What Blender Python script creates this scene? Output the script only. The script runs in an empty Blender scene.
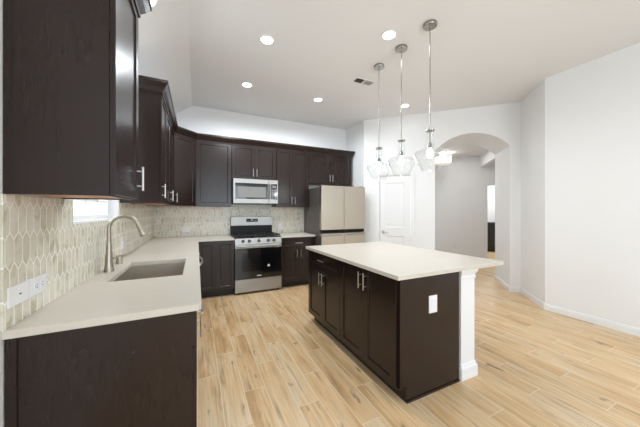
import bpy, bmesh, math, random
from mathutils import Matrix, Vector
random.seed(7)
PI = math.pi
SC = bpy.context.scene
COL = SC.collection

# ------------------------------------------------------------------ camera
cam_d = bpy.data.cameras.new('camera')
cam = bpy.data.objects.new('camera', cam_d)
COL.objects.link(cam)
SC.camera = cam
cam_d.sensor_width = 36.0
cam_d.lens = 257.4 / 640 * 36.0
cam_d.shift_y = -(213.5 - 211.0) / 640.0
cam_d.clip_start = 0.02
cam.location = (0, 0, 1.336)
cam.rotation_euler = (PI / 2, 0, -0.4459)

# ------------------------------------------------------------------ world, exposure
SC.view_settings.view_transform = 'Standard'
SC.view_settings.look = 'None'
SC.view_settings.gamma = 1.0
SC.view_settings.use_curve_mapping = False
SC.view_settings.exposure = 0.05
world = bpy.data.worlds.new('world')
SC.world = world
world.use_nodes = True
bgn = world.node_tree.nodes['Background']
bgn.inputs[0].default_value = (0.86, 0.93, 1.0, 1)
bgn.inputs[1].default_value = 1.6


def area(name, loc, rot, sx, sy, power, color=(1, 1, 1)):
    l = bpy.data.lights.new(name, 'AREA')
    l.shape = 'RECTANGLE'
    l.size, l.size_y = sx, sy
    l.energy = power
    l.color = color
    o = bpy.data.objects.new(name, l)
    COL.objects.link(o)
    o.location = loc
    o.rotation_euler = rot
    return o


# daylight through the windows behind the camera and through the sink window
area('daylight_rear', (1.05, -3.62, 1.55), (PI / 2, 0, 0), 2.2, 2.0, 78, (0.76, 0.88, 1.0))
area('daylight_rear', (3.15, -3.62, 1.55), (PI / 2, 0, 0), 1.4, 2.0, 20, (0.76, 0.88, 1.0))
area('daylight_side', (-0.98, -1.3, 1.45), (0, -PI / 2, 0), 2.0, 2.2, 18, (0.76, 0.88, 1.0))
area('daylight_sink', (-0.88, 2.34, 1.75), (0, -PI / 2, 0), 0.8, 0.85, 6, (0.93, 0.97, 1.0))


# ------------------------------------------------------------------ materials
def mat(name, col=(0.8, 0.8, 0.8), rough=0.5, metal=0.0, spec=0.5, coat=0.0, emit=None, es=0.0):
    m = bpy.data.materials.new(name)
    m.use_nodes = True
    b = m.node_tree.nodes['Principled BSDF']
    b.inputs['Base Color'].default_value = (*col, 1)
    b.inputs['Roughness'].default_value = rough
    b.inputs['Metallic'].default_value = metal
    b.inputs['Specular IOR Level'].default_value = spec
    b.inputs['Coat Weight'].default_value = coat
    b.inputs['Coat Roughness'].default_value = 0.12
    if emit:
        b.inputs['Emission Color'].default_value = (*emit, 1)
        b.inputs['Emission Strength'].default_value = es
    return m


class N:
    """tiny node-graph helper"""
    def __init__(self, m):
        self.t = m.node_tree
        self.b = self.t.nodes['Principled BSDF']

    def new(self, typ, **kw):
        n = self.t.nodes.new(typ)
        for k, v in kw.items():
            setattr(n, k, v)
        return n

    def link(self, a, b):
        self.t.links.new(a, b)

    def math(self, op, a, b=None, c=None, clamp=False):
        n = self.new('ShaderNodeMath', operation=op, use_clamp=clamp)
        for i, v in enumerate((a, b, c)):
            if v is None:
                continue
            if isinstance(v, (int, float)):
                n.inputs[i].default_value = v
            else:
                self.link(v, n.inputs[i])
        return n.outputs[0]

    def coords(self):
        tc = self.new('ShaderNodeTexCoord')
        sp = self.new('ShaderNodeSeparateXYZ')
        self.link(tc.outputs['Object'], sp.inputs[0])
        return tc.outputs['Object'], sp.outputs[0], sp.outputs[1], sp.outputs[2]

    def comb(self, x, y, z):
        n = self.new('ShaderNodeCombineXYZ')
        for i, v in enumerate((x, y, z)):
            if isinstance(v, (int, float)):
                n.inputs[i].default_value = v
            else:
                self.link(v, n.inputs[i])
        return n.outputs[0]

    def noise(self, vec, scale, detail=3, rough=0.5):
        n = self.new('ShaderNodeTexNoise')
        n.inputs['Scale'].default_value = scale
        n.inputs['Detail'].default_value = detail
        n.inputs['Roughness'].default_value = rough
        self.link(vec, n.inputs['Vector'])
        return n.outputs[0]

    def ramp(self, fac, stops):
        n = self.new('ShaderNodeValToRGB')
        e = n.color_ramp.elements
        while len(e) < len(stops):
            e.new(0.5)
        for i, (p, c) in enumerate(stops):
            e[i].position = p
            e[i].color = (*c, 1)
        self.link(fac, n.inputs[0])
        return n.outputs[0]

    def mix(self, fac, a, b, typ='MIX'):
        n = self.new('ShaderNodeMix', data_type='RGBA', blend_type=typ)
        for sock, v in ((n.inputs[0], fac), (n.inputs[6], a), (n.inputs[7], b)):
            if isinstance(v, (int, float)):
                sock.default_value = v
            elif isinstance(v, tuple):
                sock.default_value = (*v, 1)
            else:
                self.link(v, sock)
        return n.outputs[2]

    def bump(self, h, strength=0.2, dist=0.002):
        n = self.new('ShaderNodeBump')
        n.inputs['Strength'].default_value = strength
        n.inputs['Distance'].default_value = dist
        self.link(h, n.inputs['Height'])
        self.link(n.outputs[0], self.b.inputs['Normal'])


def paint(name, col, rough=0.6):
    m = mat(name, col, rough, spec=0.25)
    g = N(m)
    v, x, y, z = g.coords()
    g.bump(g.noise(v, 90, 2), 0.08, 0.001)
    return m


M = {}
M['wall'] = paint('wall_paint', (0.87, 0.87, 0.87))
M['ceil'] = paint('ceiling_paint', (0.83, 0.83, 0.835), 0.8)
M['trim'] = mat('white_trim', (0.86, 0.86, 0.86), 0.35)
M['door'] = mat('white_door_paint', (0.84, 0.84, 0.84), 0.4)
M['plastic'] = mat('white_plastic', (0.83, 0.83, 0.84), 0.35)
M['slot'] = mat('socket_slot', (0.12, 0.12, 0.12), 0.5)
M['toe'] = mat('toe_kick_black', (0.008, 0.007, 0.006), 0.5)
M['raw'] = mat('raw_cabinet_underside', (0.62, 0.33, 0.19), 0.6)
M['nickel'] = mat('satin_nickel', (0.62, 0.60, 0.57), 0.3, 1.0)
M['faucet'] = mat('brushed_nickel', (0.40, 0.36, 0.30), 0.33, 1.0)
M['black'] = mat('black_enamel', (0.008, 0.008, 0.009), 0.3, spec=0.2)
M['iron'] = mat('cast_iron', (0.02, 0.02, 0.02), 0.55)
M['blackglass'] = mat('black_glass', (0.006, 0.006, 0.007), 0.06, coat=0.3)
M['greyglass'] = mat('microwave_window_mesh', (0.22, 0.21, 0.195), 0.25)
M['display'] = mat('control_display', (0.004, 0.004, 0.005), 0.08, spec=0.35)
M['mark'] = mat('light_print', (0.75, 0.75, 0.75), 0.4)
M['dkgrey'] = mat('dark_grey_steel_side', (0.15, 0.135, 0.12), 0.42, 0.4)
M['vent'] = mat('vent_metal', (0.62, 0.62, 0.61), 0.5)
M['duct_shade'] = mat('duct_shade_black', (0.03, 0.03, 0.03), 0.8)
M['led'] = mat('recessed_led', (1, 1, 1), 0.5, emit=(1, 0.98, 0.94), es=9)
M['bulb'] = mat('lit_bulb', (1, 1, 1), 0.5, emit=(1, 0.98, 0.95), es=14)
M['hallglow'] = mat('hall_light_shade', (1, 0.97, 0.88), 0.5, emit=(1, 0.93, 0.76), es=0.4)
M['vanity'] = mat('vanity_black', (0.008, 0.008, 0.008), 0.4)


def stainless(name, col, rough, axis):
    m = mat(name, col, rough, 1.0)
    g = N(m)
    v, x, y, z = g.coords()
    s = [60, 60, 60]
    s[axis] = 1.5
    vv = g.comb(g.math('MULTIPLY', x, s[0]), g.math('MULTIPLY', y, s[1]), g.math('MULTIPLY', z, s[2]))
    n = g.noise(vv, 3, 2)
    g.link(g.math('MULTIPLY_ADD', n, 0.10, rough - 0.05), g.b.inputs['Roughness'])
    g.bump(n, 0.03, 0.0005)
    return m


M['steel'] = stainless('stainless_horizontal', (0.40, 0.39, 0.375), 0.42, 0)
M['fridge'] = stainless('stainless_fridge_door', (0.58, 0.525, 0.445), 0.34, 0)
M['sink'] = stainless('stainless_sink_bowl', (0.58, 0.53, 0.46), 0.38, 1)

# espresso wood
m = mat('espresso_wood', (0.03, 0.018, 0.013), 0.3, spec=0.42)
g = N(m)
v, x, y, z = g.coords()
vv = g.comb(g.math('MULTIPLY', x, 26), g.math('MULTIPLY', y, 26), g.math('MULTIPLY', z, 1.6))
n = g.noise(vv, 2.2, 5, 0.6)
cl = g.noise(v, 2.5, 3)
c1 = g.ramp(n, [(0.2, (0.0170, 0.0091, 0.0075)), (0.8, (0.0205, 0.0110, 0.0088))])
g.link(c1, g.b.inputs['Base Color'])
g.link(g.math('MULTIPLY_ADD', cl, 0.14, 0.18), g.b.inputs['Roughness'])
M['wood'] = m

# quartz
m = mat('white_quartz', (0.75, 0.72, 0.66), 0.28)
g = N(m)
v, x, y, z = g.coords()
c = g.ramp(g.noise(v, 60, 4, 0.7), [(0.3, (0.62, 0.575, 0.50)), (0.7, (0.66, 0.615, 0.535))])
g.link(c, g.b.inputs['Base Color'])
M['quartz'] = m


# picket (elongated hexagon) tile; axis 0 = wall along x, 1 = wall along y
def picket(name, axis):
    m = mat(name, (0.7, 0.66, 0.58), 0.22)
    g = N(m)
    v, x, y, z = g.coords()
    a = x if axis == 0 else y
    W, P, L = 0.0515, 0.1155, 0.1455
    pt = L - P
    slope = pt / (W / 2)
    z0 = 1.373 - L / 2
    a0 = 1.3735

    def cell(off_a, off_z):
        ua = g.math('DIVIDE', g.math('SUBTRACT', a, a0 + off_a), W)
        ra = g.math('ROUND', ua)
        la = g.math('MULTIPLY', g.math('ABSOLUTE', g.math('SUBTRACT', ua, ra)), W)
        uz = g.math('DIVIDE', g.math('SUBTRACT', z, z0 + off_z), 2 * P)
        rz = g.math('ROUND', uz)
        lz = g.math('MULTIPLY', g.math('ABSOLUTE', g.math('SUBTRACT', uz, rz)), 2 * P)
        d1 = g.math('SUBTRACT', W / 2, la)
        d2 = g.math('MULTIPLY', g.math('SUBTRACT', g.math('SUBTRACT', L / 2, lz), g.math('MULTIPLY', la, slope)),
                    1 / math.sqrt(1 + slope * slope))
        d = g.math('MINIMUM', d1, d2)
        idn = g.new('ShaderNodeTexWhiteNoise', noise_dimensions='3D')
        g.link(g.comb(ra, rz, off_z * 10 + 0.5), idn.inputs['Vector'])
        return d, idn.outputs['Value']

    dA, iA = cell(0, 0)
    dB, iB = cell(W / 2, P)
    isA = g.math('GREATER_THAN', dA, dB)
    d = g.math('MAXIMUM', dA, dB)
    tid = g.math('ADD', g.math('MULTIPLY', isA, iA), g.math('MULTIPLY', g.math('SUBTRACT', 1, isA), iB))
    mask = g.math('MULTIPLY_ADD', d, 1 / 0.0012, -0.0024 / 0.0012 + 0.5, clamp=True)
    shifted = g.new('ShaderNodeVectorMath', operation='ADD')
    g.link(v, shifted.inputs[0])
    g.link(g.comb(tid, g.math('MULTIPLY', tid, 7.3), g.math('MULTIPLY', tid, 3.1)), shifted.inputs[1])
    sv = shifted.outputs[0]
    nz = g.new('ShaderNodeTexNoise')
    nz.inputs['Scale'].default_value = 9
    nz.inputs['Detail'].default_value = 4
    nz.inputs['Distortion'].default_value = 1.6
    g.link(sv, nz.inputs['Vector'])
    vein = g.ramp(nz.outputs[0], [(0.34, (0.55, 0.50, 0.37)), (0.46, (0.73, 0.70, 0.59)), (0.66, (0.80, 0.775, 0.68))])
    tint = g.ramp(tid, [(0.0, (0.86, 0.84, 0.80)), (1.0, (1.0, 1.0, 1.0))])
    tile = g.mix(1.0, vein, tint, 'MULTIPLY')
    g.link(g.mix(mask, (0.87, 0.85, 0.785), tile), g.b.inputs['Base Color'])
    g.link(g.math('MULTIPLY_ADD', mask, -0.4, 0.65), g.b.inputs['Roughness'])
    g.bump(mask, 0.35, 0.0012)
    return m


M['pnickel'] = mat('pendant_nickel', (0.36, 0.34, 0.31), 0.25, 1.0)
M['picket_x'] = picket('picket_tile_back', 0)
M['picket_y'] = picket('picket_tile_left', 1)

# wood-look plank tile floor: planks along y, 0.155 x 0.92, third offset
m = mat('plank_tile', (0.6, 0.45, 0.3), 0.33)
g = N(m)
v, x, y, z = g.coords()
ux = g.math('DIVIDE', g.math('SUBTRACT', x, 0.005), 0.155)
kx = g.math('FLOOR', ux)
fx = g.math('MULTIPLY', g.math('SUBTRACT', ux, kx), 0.155)
k3 = g.math('FLOORED_MODULO', kx, 3)
uy = g.math('DIVIDE', g.math('SUBTRACT', g.math('SUBTRACT', y, 1.34), g.math('MULTIPLY', k3, 0.3067)), 0.92)
ky = g.math('FLOOR', uy)
fy = g.math('MULTIPLY', g.math('SUBTRACT', uy, ky), 0.92)
dx = g.math('MINIMUM', fx, g.math('SUBTRACT', 0.155, fx))
dy = g.math('MINIMUM', fy, g.math('SUBTRACT', 0.92, fy))
d = g.math('MINIMUM', dx, dy)
mask = g.math('MULTIPLY_ADD', d, 1 / 0.0016, -0.0017 / 0.0016 + 0.5, clamp=True)
wn = g.new('ShaderNodeTexWhiteNoise', noise_dimensions='3D')
g.link(g.comb(kx, ky, 0.3), wn.inputs['Vector'])
r = wn.outputs['Value']
wn2 = g.new('ShaderNodeTexWhiteNoise', noise_dimensions='3D')
g.link(g.comb(ky, kx, 4.7), wn2.inputs['Vector'])
r2 = wn2.outputs['Value']
px = g.math('MULTIPLY_ADD', r, 13.0, x)
py = g.math('MULTIPLY_ADD', r2, 17.0, y)
broad = g.noise(g.comb(g.math('MULTIPLY', px, 9), g.math('MULTIPLY', py, 1.3), r), 1.0, 3, 0.5)
grain = g.noise(g.comb(g.math('MULTIPLY', px, 55), g.math('MULTIPLY', py, 3.0), r), 1.0, 4, 0.6)
streak = g.noise(g.comb(g.math('MULTIPLY', px, 24), g.math('MULTIPLY', py, 1.9), g.math('ADD', r, 5)), 1.0, 3, 0.55)
knot = g.noise(g.comb(g.math('MULTIPLY', px, 17), g.math('MULTIPLY', py, 6), g.math('ADD', r, 9)), 1.0, 2, 0.5)
base = g.ramp(g.math('ADD', g.math('MULTIPLY', broad, 0.86), g.math('MULTIPLY', r, 0.14)),
              [(0.30, (0.60, 0.375, 0.18)), (0.42, (0.735, 0.50, 0.26)), (0.56, (0.79, 0.575, 0.335)), (0.74, (0.78, 0.63, 0.44))])
gr = g.ramp(grain, [(0.3, (0.82, 0.78, 0.74)), (0.65, (1.03, 1.03, 1.03))])
c = g.mix(1.0, base, gr, 'MULTIPLY')
st = g.ramp(streak, [(0.57, (0, 0, 0)), (0.72, (0.7, 0.7, 0.7))])
c = g.mix(st, c, (0.34, 0.215, 0.12))
kn = g.ramp(knot, [(0.67, (0, 0, 0)), (0.77, (0.8, 0.8, 0.8))])
c = g.mix(kn, c, (0.20, 0.125, 0.075))
c = g.mix(mask, (0.84, 0.74, 0.58), c)
g.link(c, g.b.inputs['Base Color'])
g.link(g.math('MULTIPLY_ADD', grain, 0.12, 0.30), g.b.inputs['Roughness'])
g.bump(mask, 0.3, 0.001)
M['floor'] = m


# clear glass: transparent with fresnel reflection
def clear_glass(name, tint, boost=0.38):
    m = bpy.data.materials.new(name)
    m.use_nodes = True
    t = m.node_tree
    t.nodes.remove(t.nodes['Principled BSDF'])
    out = t.nodes['Material Output']
    tr = t.nodes.new('ShaderNodeBsdfTransparent')
    tr.inputs[0].default_value = (*tint, 1)
    gl = t.nodes.new('ShaderNodeBsdfGlossy')
    gl.inputs['Roughness'].default_value = 0.02
    gl.inputs[0].default_value = (1, 1, 1, 1)
    fr = t.nodes.new('ShaderNodeLayerWeight')
    fr.inputs['Blend'].default_value = 0.5
    pw = t.nodes.new('ShaderNodeMath')
    pw.operation = 'POWER'
    t.links.new(fr.outputs['Facing'], pw.inputs[0])
    pw.inputs[1].default_value = 3.0
    ma = t.nodes.new('ShaderNodeMath')
    ma.operation = 'MULTIPLY_ADD'
    t.links.new(pw.outputs[0], ma.inputs[0])
    ma.inputs[1].default_value = boost
    ma.inputs[2].default_value = 0.03
    mx = t.nodes.new('ShaderNodeMixShader')
    t.links.new(ma.outputs[0], mx.inputs[0])
    t.links.new(tr.outputs[0], mx.inputs[1])
    t.links.new(gl.outputs[0], mx.inputs[2])
    t.links.new(mx.outputs[0], out.inputs[0])
    return m


M['pane'] = clear_glass('window_pane_glass', (0.97, 0.98, 0.98), boost=0.3)
M['globe'] = clear_glass('pendant_clear_glass', (0.985, 0.99, 0.99))


# ------------------------------------------------------------------ geometry helpers
def box(bm, x0, x1, y0, y1, z0, z1, bev=0.0):
    ret = bmesh.ops.create_cube(bm, size=1.0)
    vs = ret['verts']
    for v_ in vs:
        v_.co = Vector(((x0 + x1) / 2 + v_.co.x * abs(x1 - x0), (y0 + y1) / 2 + v_.co.y * abs(y1 - y0), (z0 + z1) / 2 + v_.co.z * abs(z1 - z0)))
    if bev > 0:
        es = list({e for v_ in vs for e in v_.link_edges})
        bmesh.ops.bevel(bm, geom=es, offset=bev, segments=2, profile=0.6, affect='EDGES')


def cyl(bm, p0, p1, r0, r1=None, seg=16, caps=True):
    r1 = r0 if r1 is None else r1
    p0, p1 = Vector(p0), Vector(p1)
    dd = (p1 - p0)
    L = dd.length
    q = dd.to_track_quat('Z', 'Y').to_matrix().to_4x4()
    bmesh.ops.create_cone(bm, cap_ends=caps, segments=seg, radius1=r0, radius2=r1, depth=L,
                          matrix=Matrix.Translation((p0 + p1) / 2) @ q)


def lathe(bm, prof, seg=32, cx=0, cy=0, cz=0, close=False):
    rings = []
    for r_, z_ in prof:
        if r_ < 1e-6:
            rings.append([bm.verts.new((cx, cy, cz + z_))])
        else:
            rings.append([bm.verts.new((cx + r_ * math.cos(2 * PI * i / seg), cy + r_ * math.sin(2 * PI * i / seg), cz + z_)) for i in range(seg)])
    for a, b in zip(rings, rings[1:]):
        for i in range(seg):
            j = (i + 1) % seg
            if len(a) == 1 and len(b) == 1:
                continue
            if len(a) == 1:
                bm.faces.new((a[0], b[i], b[j]))
            elif len(b) == 1:
                bm.faces.new((a[i], a[j], b[0]))
            else:
                bm.faces.new((a[i], a[j], b[j], b[i]))


def tube(bm, pts, radii, seg=14):
    pts = [Vector(p) for p in pts]
    if isinstance(radii, (int, float)):
        radii = [radii] * len(pts)
    rings = []
    up = Vector((0, 1, 0))
    for i, p in enumerate(pts):
        t = (pts[min(i + 1, len(pts) - 1)] - pts[max(i - 1, 0)]).normalized()
        if abs(t.dot(up)) > 0.95:
            up = Vector((1, 0, 0))
        a = t.cross(up).normalized()
        b = t.cross(a).normalized()
        rings.append([bm.verts.new(p + radii[i] * (a * math.cos(2 * PI * k / seg) + b * math.sin(2 * PI * k / seg))) for k in range(seg)])
    for a, b in zip(rings, rings[1:]):
        for k in range(seg):
            j = (k + 1) % seg
            bm.faces.new((a[k], a[j], b[j], b[k]))
    bm.faces.new(rings[0])
    bm.faces.new(rings[-1])


def prism(bm, pts, z0, z1):
    b = [bm.verts.new((x, y, z0)) for x, y in pts]
    t = [bm.verts.new((x, y, z1)) for x, y in pts]
    n = len(pts)
    bm.faces.new(b)
    bm.faces.new(t)
    for i in range(n):
        j = (i + 1) % n
        bm.faces.new((b[i], b[j], t[j], t[i]))


def B():
    return bmesh.new()


def mk(name, bm, m, parent=None, smooth=False, mw=None):
    if mw is not None:
        bm.transform(mw)
    bmesh.ops.recalc_face_normals(bm, faces=bm.faces[:])
    me = bpy.data.meshes.new(name)
    bm.to_mesh(me)
    bm.free()
    if smooth:
        for p in me.polygons:
            p.use_smooth = True
        try:
            me.set_sharp_from_angle(angle=math.radians(40))
        except Exception:
            pass
    me.materials.append(M[m] if isinstance(m, str) else m)
    o = bpy.data.objects.new(name, me)
    COL.objects.link(o)
    if parent:
        o.parent = parent
    return o


def bx(name, m, parent, *a, bev=0.0):
    b = B()
    box(b, *a, bev=bev)
    return mk(name, b, m, parent)


def tag(o, label, cat, group=None):
    o['label'] = label
    o['category'] = cat
    if group:
        o['group'] = group
    return o


def thing(name, label, cat, loc=(0, 0, 0), rz=0.0, group=None):
    o = bpy.data.objects.new(name, None)
    o.empty_display_size = 0.1
    COL.objects.link(o)
    o.location = loc
    o.rotation_euler = (0, 0, rz)
    return tag(o, label, cat, group)


def struct(name, bm, m, parent=None, mw=None):
    o = mk(name, bm, m, parent, mw=mw)
    if parent is None:
        o['kind'] = 'structure'
    return o


def copy_tree(o, parent=None):
    c = o.copy()
    COL.objects.link(c)
    c.parent = parent
    for ch in [k for k in bpy.data.objects if k.parent == o]:
        copy_tree(ch, c)
    return c


# ------------------------------------------------------------------ key dimensions
XW, YB = -0.63, 4.891            # left wall, back wall
XR, YR = 4.252, 1.832            # right wall and its corner
YREAR = -3.5
ZC = 3.132                       # flat ceiling
XCR, ZLOW = -0.076, 2.724        # crease of the sloped strip, its height at the left wall
TOP = 0.906                      # worktops
SX, SY = 2.976, 4.224            # start of the angled wall
R2 = math.sqrt(0.5)
# frame of the angled wall: t along it (to the right), m behind it
MA = Matrix(((R2, R2, 0, SX), (-R2, R2, 0, SY), (0, 0, 1, 0), (0, 0, 0, 1)))


def A(t, m, z=0):
    return MA @ Vector((t, m, z))


# ------------------------------------------------------------------ floor and ceiling
b = B()
box(b, XW - 0.12, 11.0, YREAR - 0.12, 10.5, -0.08, 0)
struct('floor', b, 'floor')

E2 = A(2.585, 0)                 # right end of the arch wall face
b = B()
# flat part with a hole-free outline following the walls
out = [(XCR, YREAR - 0.1), (XR + 0.1, YREAR - 0.1), (XR + 0.1, YR + 0.05), (E2.x + 0.1, E2.y), (SX + 0.1, SY + 0.1), (SX + 0.1, YB + 0.1), (XCR, YB + 0.1)]
prism(b, out, ZC, ZC + 0.1)
zz = ZLOW - (ZC - ZLOW) / (XCR - XW) * 0.1
v8 = []
for yy in (YREAR - 0.1, YB + 0.1):
    v8.append([b.verts.new((XCR, yy, ZC)), b.verts.new((XW - 0.1, yy, zz)), b.verts.new((XW - 0.1, yy, zz + 0.12)), b.verts.new((XCR, yy, ZC + 0.1))])
p, q = v8
b.faces.new(p)
b.faces.new(q)
for i in range(4):
    j = (i + 1) % 4
    b.faces.new((p[i], p[j], q[j], q[i]))
struct('ceiling', b, 'ceil')

# ------------------------------------------------------------------ walls
WY0, WY1, WZ0, WZ1 = 1.885, 2.82, 1.262, 2.18      # sink window
SY0, SY1, SZ0, SZ1 = -2.4, -0.2, 0.45, 2.45        # side window behind the camera
b = B()
for y0, y1, z0, z1 in ((YREAR - 0.12, SY0, 0, ZC), (SY0, SY1, 0, SZ0), (SY0, SY1, SZ1, ZC), (SY1, WY0, 0, ZC), (WY0, WY1, 0, WZ0), (WY0, WY1, WZ1, ZC), (WY1, YB + 0.12, 0, ZC)):
    box(b, XW - 0.14, XW, y0, y1, z0, min(z1, ZLOW + 0.02))
struct('wall_left', b, 'wall')
b = B()
box(b, XW - 0.12, SX + 0.12, YB, YB + 0.12, 0, ZC)
struct('wall_back', b, 'wall')
b = B()
box(b, SX, SX + 0.12, SY + 0.05, YB, 0, ZC)
struct('wall_beside_refrigerator', b, 'wall')
b = B()
box(b, XR, XR + 0.12, YREAR - 0.12, YR, 0, ZC)
struct('wall_right', b, 'wall')
b = B()
prism(b, [(XR, YR), (E2.x, E2.y), (E2.x + 0.09, E2.y - 0.09), (XR + 0.12, YR - 0.05)], 0, ZC)
struct('wall_right_angled', b, 'wall')
# rear wall with two windows
RW = [(-0.05, 2.15, 0.55, 2.55), (2.45, 3.85, 0.55, 2.55)]
b = B()
for x0, x1, z0, z1 in ((XW, RW[0][0], 0, ZC), (RW[0][1], RW[1][0], 0, ZC), (RW[1][1], XR, 0, ZC)):
    box(b, x0, x1, YREAR - 0.12, YREAR, z0, z1)
for x0, x1, z0, z1 in RW:
    box(b, x0, x1, YREAR - 0.12, YREAR, 0, z0)
    box(b, x0, x1, YREAR - 0.12, YREAR, z1, ZC)
struct('wall_rear', b, 'wall')

# angled wall with the pantry door opening and the arch (local t, m, z)
TD0, TD1, DH = 0.295, 0.895, 2.03
TA0, TA1, TE = 1.293, 2.435, 2.585
b = B()
box(b, 0, TD0, 0, 0.12, 0, ZC)
box(b, TD0, TD1, 0, 0.12, DH, ZC)
box(b, TD1, TA0, 0, 0.12, 0, ZC)
struct('wall_pantry', b, 'wall', mw=MA)
b = B()
TH = 0.80
box(b, TA0 - 0.15, TA0, 0.12, TH, 0, ZC)
box(b, TA1, TE, 0, TH, 0, ZC)
ZS, ZA = 2.43, 2.69
cx_ = (TA0 + TA1) / 2
hw = (TA1 - TA0) / 2
rise = ZA - ZS
RR = (hw * hw + rise * rise) / (2 * rise)
ns = 40
for i in range(ns):
    t0 = TA0 + (TA1 - TA0) * i / ns
    t1 = TA0 + (TA1 - TA0) * (i + 1) / ns
    za = ZA - RR + math.sqrt(RR * RR - (t0 - cx_) ** 2)
    zb = ZA - RR + math.sqrt(RR * RR - (t1 - cx_) ** 2)
    vs = [[b.verts.new((t0, mm, za)), b.verts.new((t1, mm, zb)), b.verts.new((t1, mm, ZC)), b.verts.new((t0, mm, ZC))] for mm in (0, TH)]
    b.faces.new(vs[0])
    b.faces.new(vs[1])
    b.faces.new((vs[0][0], vs[0][1], vs[1][1], vs[1][0]))
    b.faces.new((vs[0][2], vs[0][3], vs[1][3], vs[1][2]))
struct('wall_arch', b, 'wall', mw=MA)

# hall behind the arch
HM = 2.546
DT0, DT1 = 2.712, 3.50           # doorway in the hall's far wall
HZ = 2.75
b = B()
box(b, 0.9, DT0, HM, HM + 0.12, 0, HZ)
box(b, DT0, DT1, HM, HM + 0.12, 2.0, HZ)
box(b, DT1, 4.7, HM, HM + 0.12, 0, HZ)
struct('wall_hall_far', b, 'wall', mw=MA)
b = B()
box(b, 0.9, 1.02, TH, HM, 0, HZ)
struct('wall_hall_left', b, 'wall', mw=MA)
b = B()
box(b, 2.56, 2.68, TH, HM, 2.46, HZ)
struct('wall_hall_header', b, 'wall', mw=MA)
b = B()
box(b, TE, 4.7, TH - 0.12, TH, 0, HZ)
struct('wall_hall_near', b, 'wall', mw=MA)
b = B()
box(b, 4.7, 4.82, TH, HM, 0, HZ)
struct('wall_hall_right', b, 'wall', mw=MA)
b = B()
box(b, 0.85, 4.85, TH, 5.5, HZ, HZ + 0.08)
struct('ceiling_hall', b, 'ceil', mw=MA)
b = B()
box(b, 2.0, 4.8, 5.2, 5.3, 0, HZ)
box(b, 2.0, 2.1, HM + 0.12, 5.2, 0, HZ)
box(b, 4.7, 4.8, HM + 0.12, 5.2, 0, HZ)
struct('wall_washroom', b, 'wall', mw=MA)


# baseboards
def baseboard(name, pts, nrm_side=1):
    """pts: polyline on the wall face; board grows to the room side"""
    bb = B()
    for (x0, y0), (x1, y1) in zip(pts, pts[1:]):
        dx_, dy_ = x1 - x0, y1 - y0
        L = math.hypot(dx_, dy_)
        mw = Matrix.Translation((x0, y0, 0)) @ Matrix.Rotation(math.atan2(dy_, dx_), 4, 'Z')
        tb = B()
        prof = [(0, 0), (0.013, 0), (0.013, 0.062), (0.010, 0.068), (0.010, 0.078), (0.005, 0.084), (0, 0.084)]
        v0 = [tb.verts.new((-0.006, -py_ * nrm_side, pz_)) for py_, pz_ in prof]
        v1 = [tb.verts.new((L + 0.006, -py_ * nrm_side, pz_)) for py_, pz_ in prof]
        tb.faces.new(v0)
        tb.faces.new(v1)
        for i in range(len(prof)):
            j = (i + 1) % len(prof)
            tb.faces.new((v0[i], v0[j], v1[j], v1[i]))
        tb.transform(mw)
        me = bpy.data.meshes.new('tmp')
        tb.to_mesh(me)
        tb.free()
        bb.from_mesh(me)
        bpy.data.meshes.remove(me)
    return struct(name, bb, 'trim')


a0, a1, a2 = A(TA1, TH), A(TA1, 0), A(TE, 0)
baseboard('baseboard_right', [(a0.x, a0.y), (a1.x, a1.y), (a2.x, a2.y), (XR, YR), (XR, YREAR)])
p0, p1 = A(TD1 + 0.07, 0), A(TA0, 0)
baseboard('baseboard_pantry', [(p0.x, p0.y), (p1.x, p1.y)])
p0, p1 = A(1.02, HM), A(DT0 - 0.06, HM)
baseboard('baseboard_hall', [(p0.x, p0.y), (p1.x, p1.y)])


# ------------------------------------------------------------------ windows
def window(name, mw, w, h, cols, rows, depth=0.12, sill=True):
    """local: x width centred, z from 0, room side -y, outside +y; opening from y=0 to depth"""
    fr = B()
    f = 0.045
    box(fr, -w / 2, -w / 2 + f, depth - 0.06, depth - 0.01, 0, h)
    box(fr, w / 2 - f, w / 2, depth - 0.06, depth - 0.01, 0, h)
    box(fr, -w / 2 + f, w / 2 - f, depth - 0.06, depth - 0.01, 0, f)
    box(fr, -w / 2 + f, w / 2 - f, depth - 0.06, depth - 0.01, h - f, h)
    box(fr, -w / 2 + f, w / 2 - f, depth - 0.055, depth - 0.015, h / 2 - 0.02, h / 2 + 0.02)
    for i in range(1, cols):
        xx = -w / 2 + w * i / cols
        box(fr, xx - 0.008, xx + 0.008, depth - 0.043, depth - 0.025, f, h - f)
    for i in range(1, rows):
        if i * 2 == rows:
            continue
        zz_ = h * i / rows
        box(fr, -w / 2 + f, w / 2 - f, depth - 0.043, depth - 0.025, zz_ - 0.008, zz_ + 0.008)
    root = struct(name, fr, 'trim')
    root.matrix_world = mw
    pn = B()
    box(pn, -w / 2 + f, w / 2 - f, depth - 0.036, depth - 0.032, f, h - f)
    mk('glass', pn, 'pane', root)
    if sill:
        bx('sill', 'trim', root, -w / 2 + 0.001, w / 2 - 0.001, 0.0, depth - 0.06, 0.0, 0.012)
    return root


window('window_1', Matrix.Translation((XW, (WY0 + WY1) / 2, WZ0)) @ Matrix.Rotation(PI / 2, 4, 'Z'), WY1 - WY0, WZ1 - WZ0, 4, 6)
window('window_2', Matrix.Translation((XW, (SY0 + SY1) / 2, SZ0)) @ Matrix.Rotation(PI / 2, 4, 'Z'), SY1 - SY0, SZ1 - SZ0, 2, 2)
for i, (x0, x1, z0, z1) in enumerate(RW):
    window('window_%d' % (i + 3), Matrix.Translation(((x0 + x1) / 2, YREAR, z0)) @ Matrix.Rotation(PI, 4, 'Z'), x1 - x0, z1 - z0, 3, 2)


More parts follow.
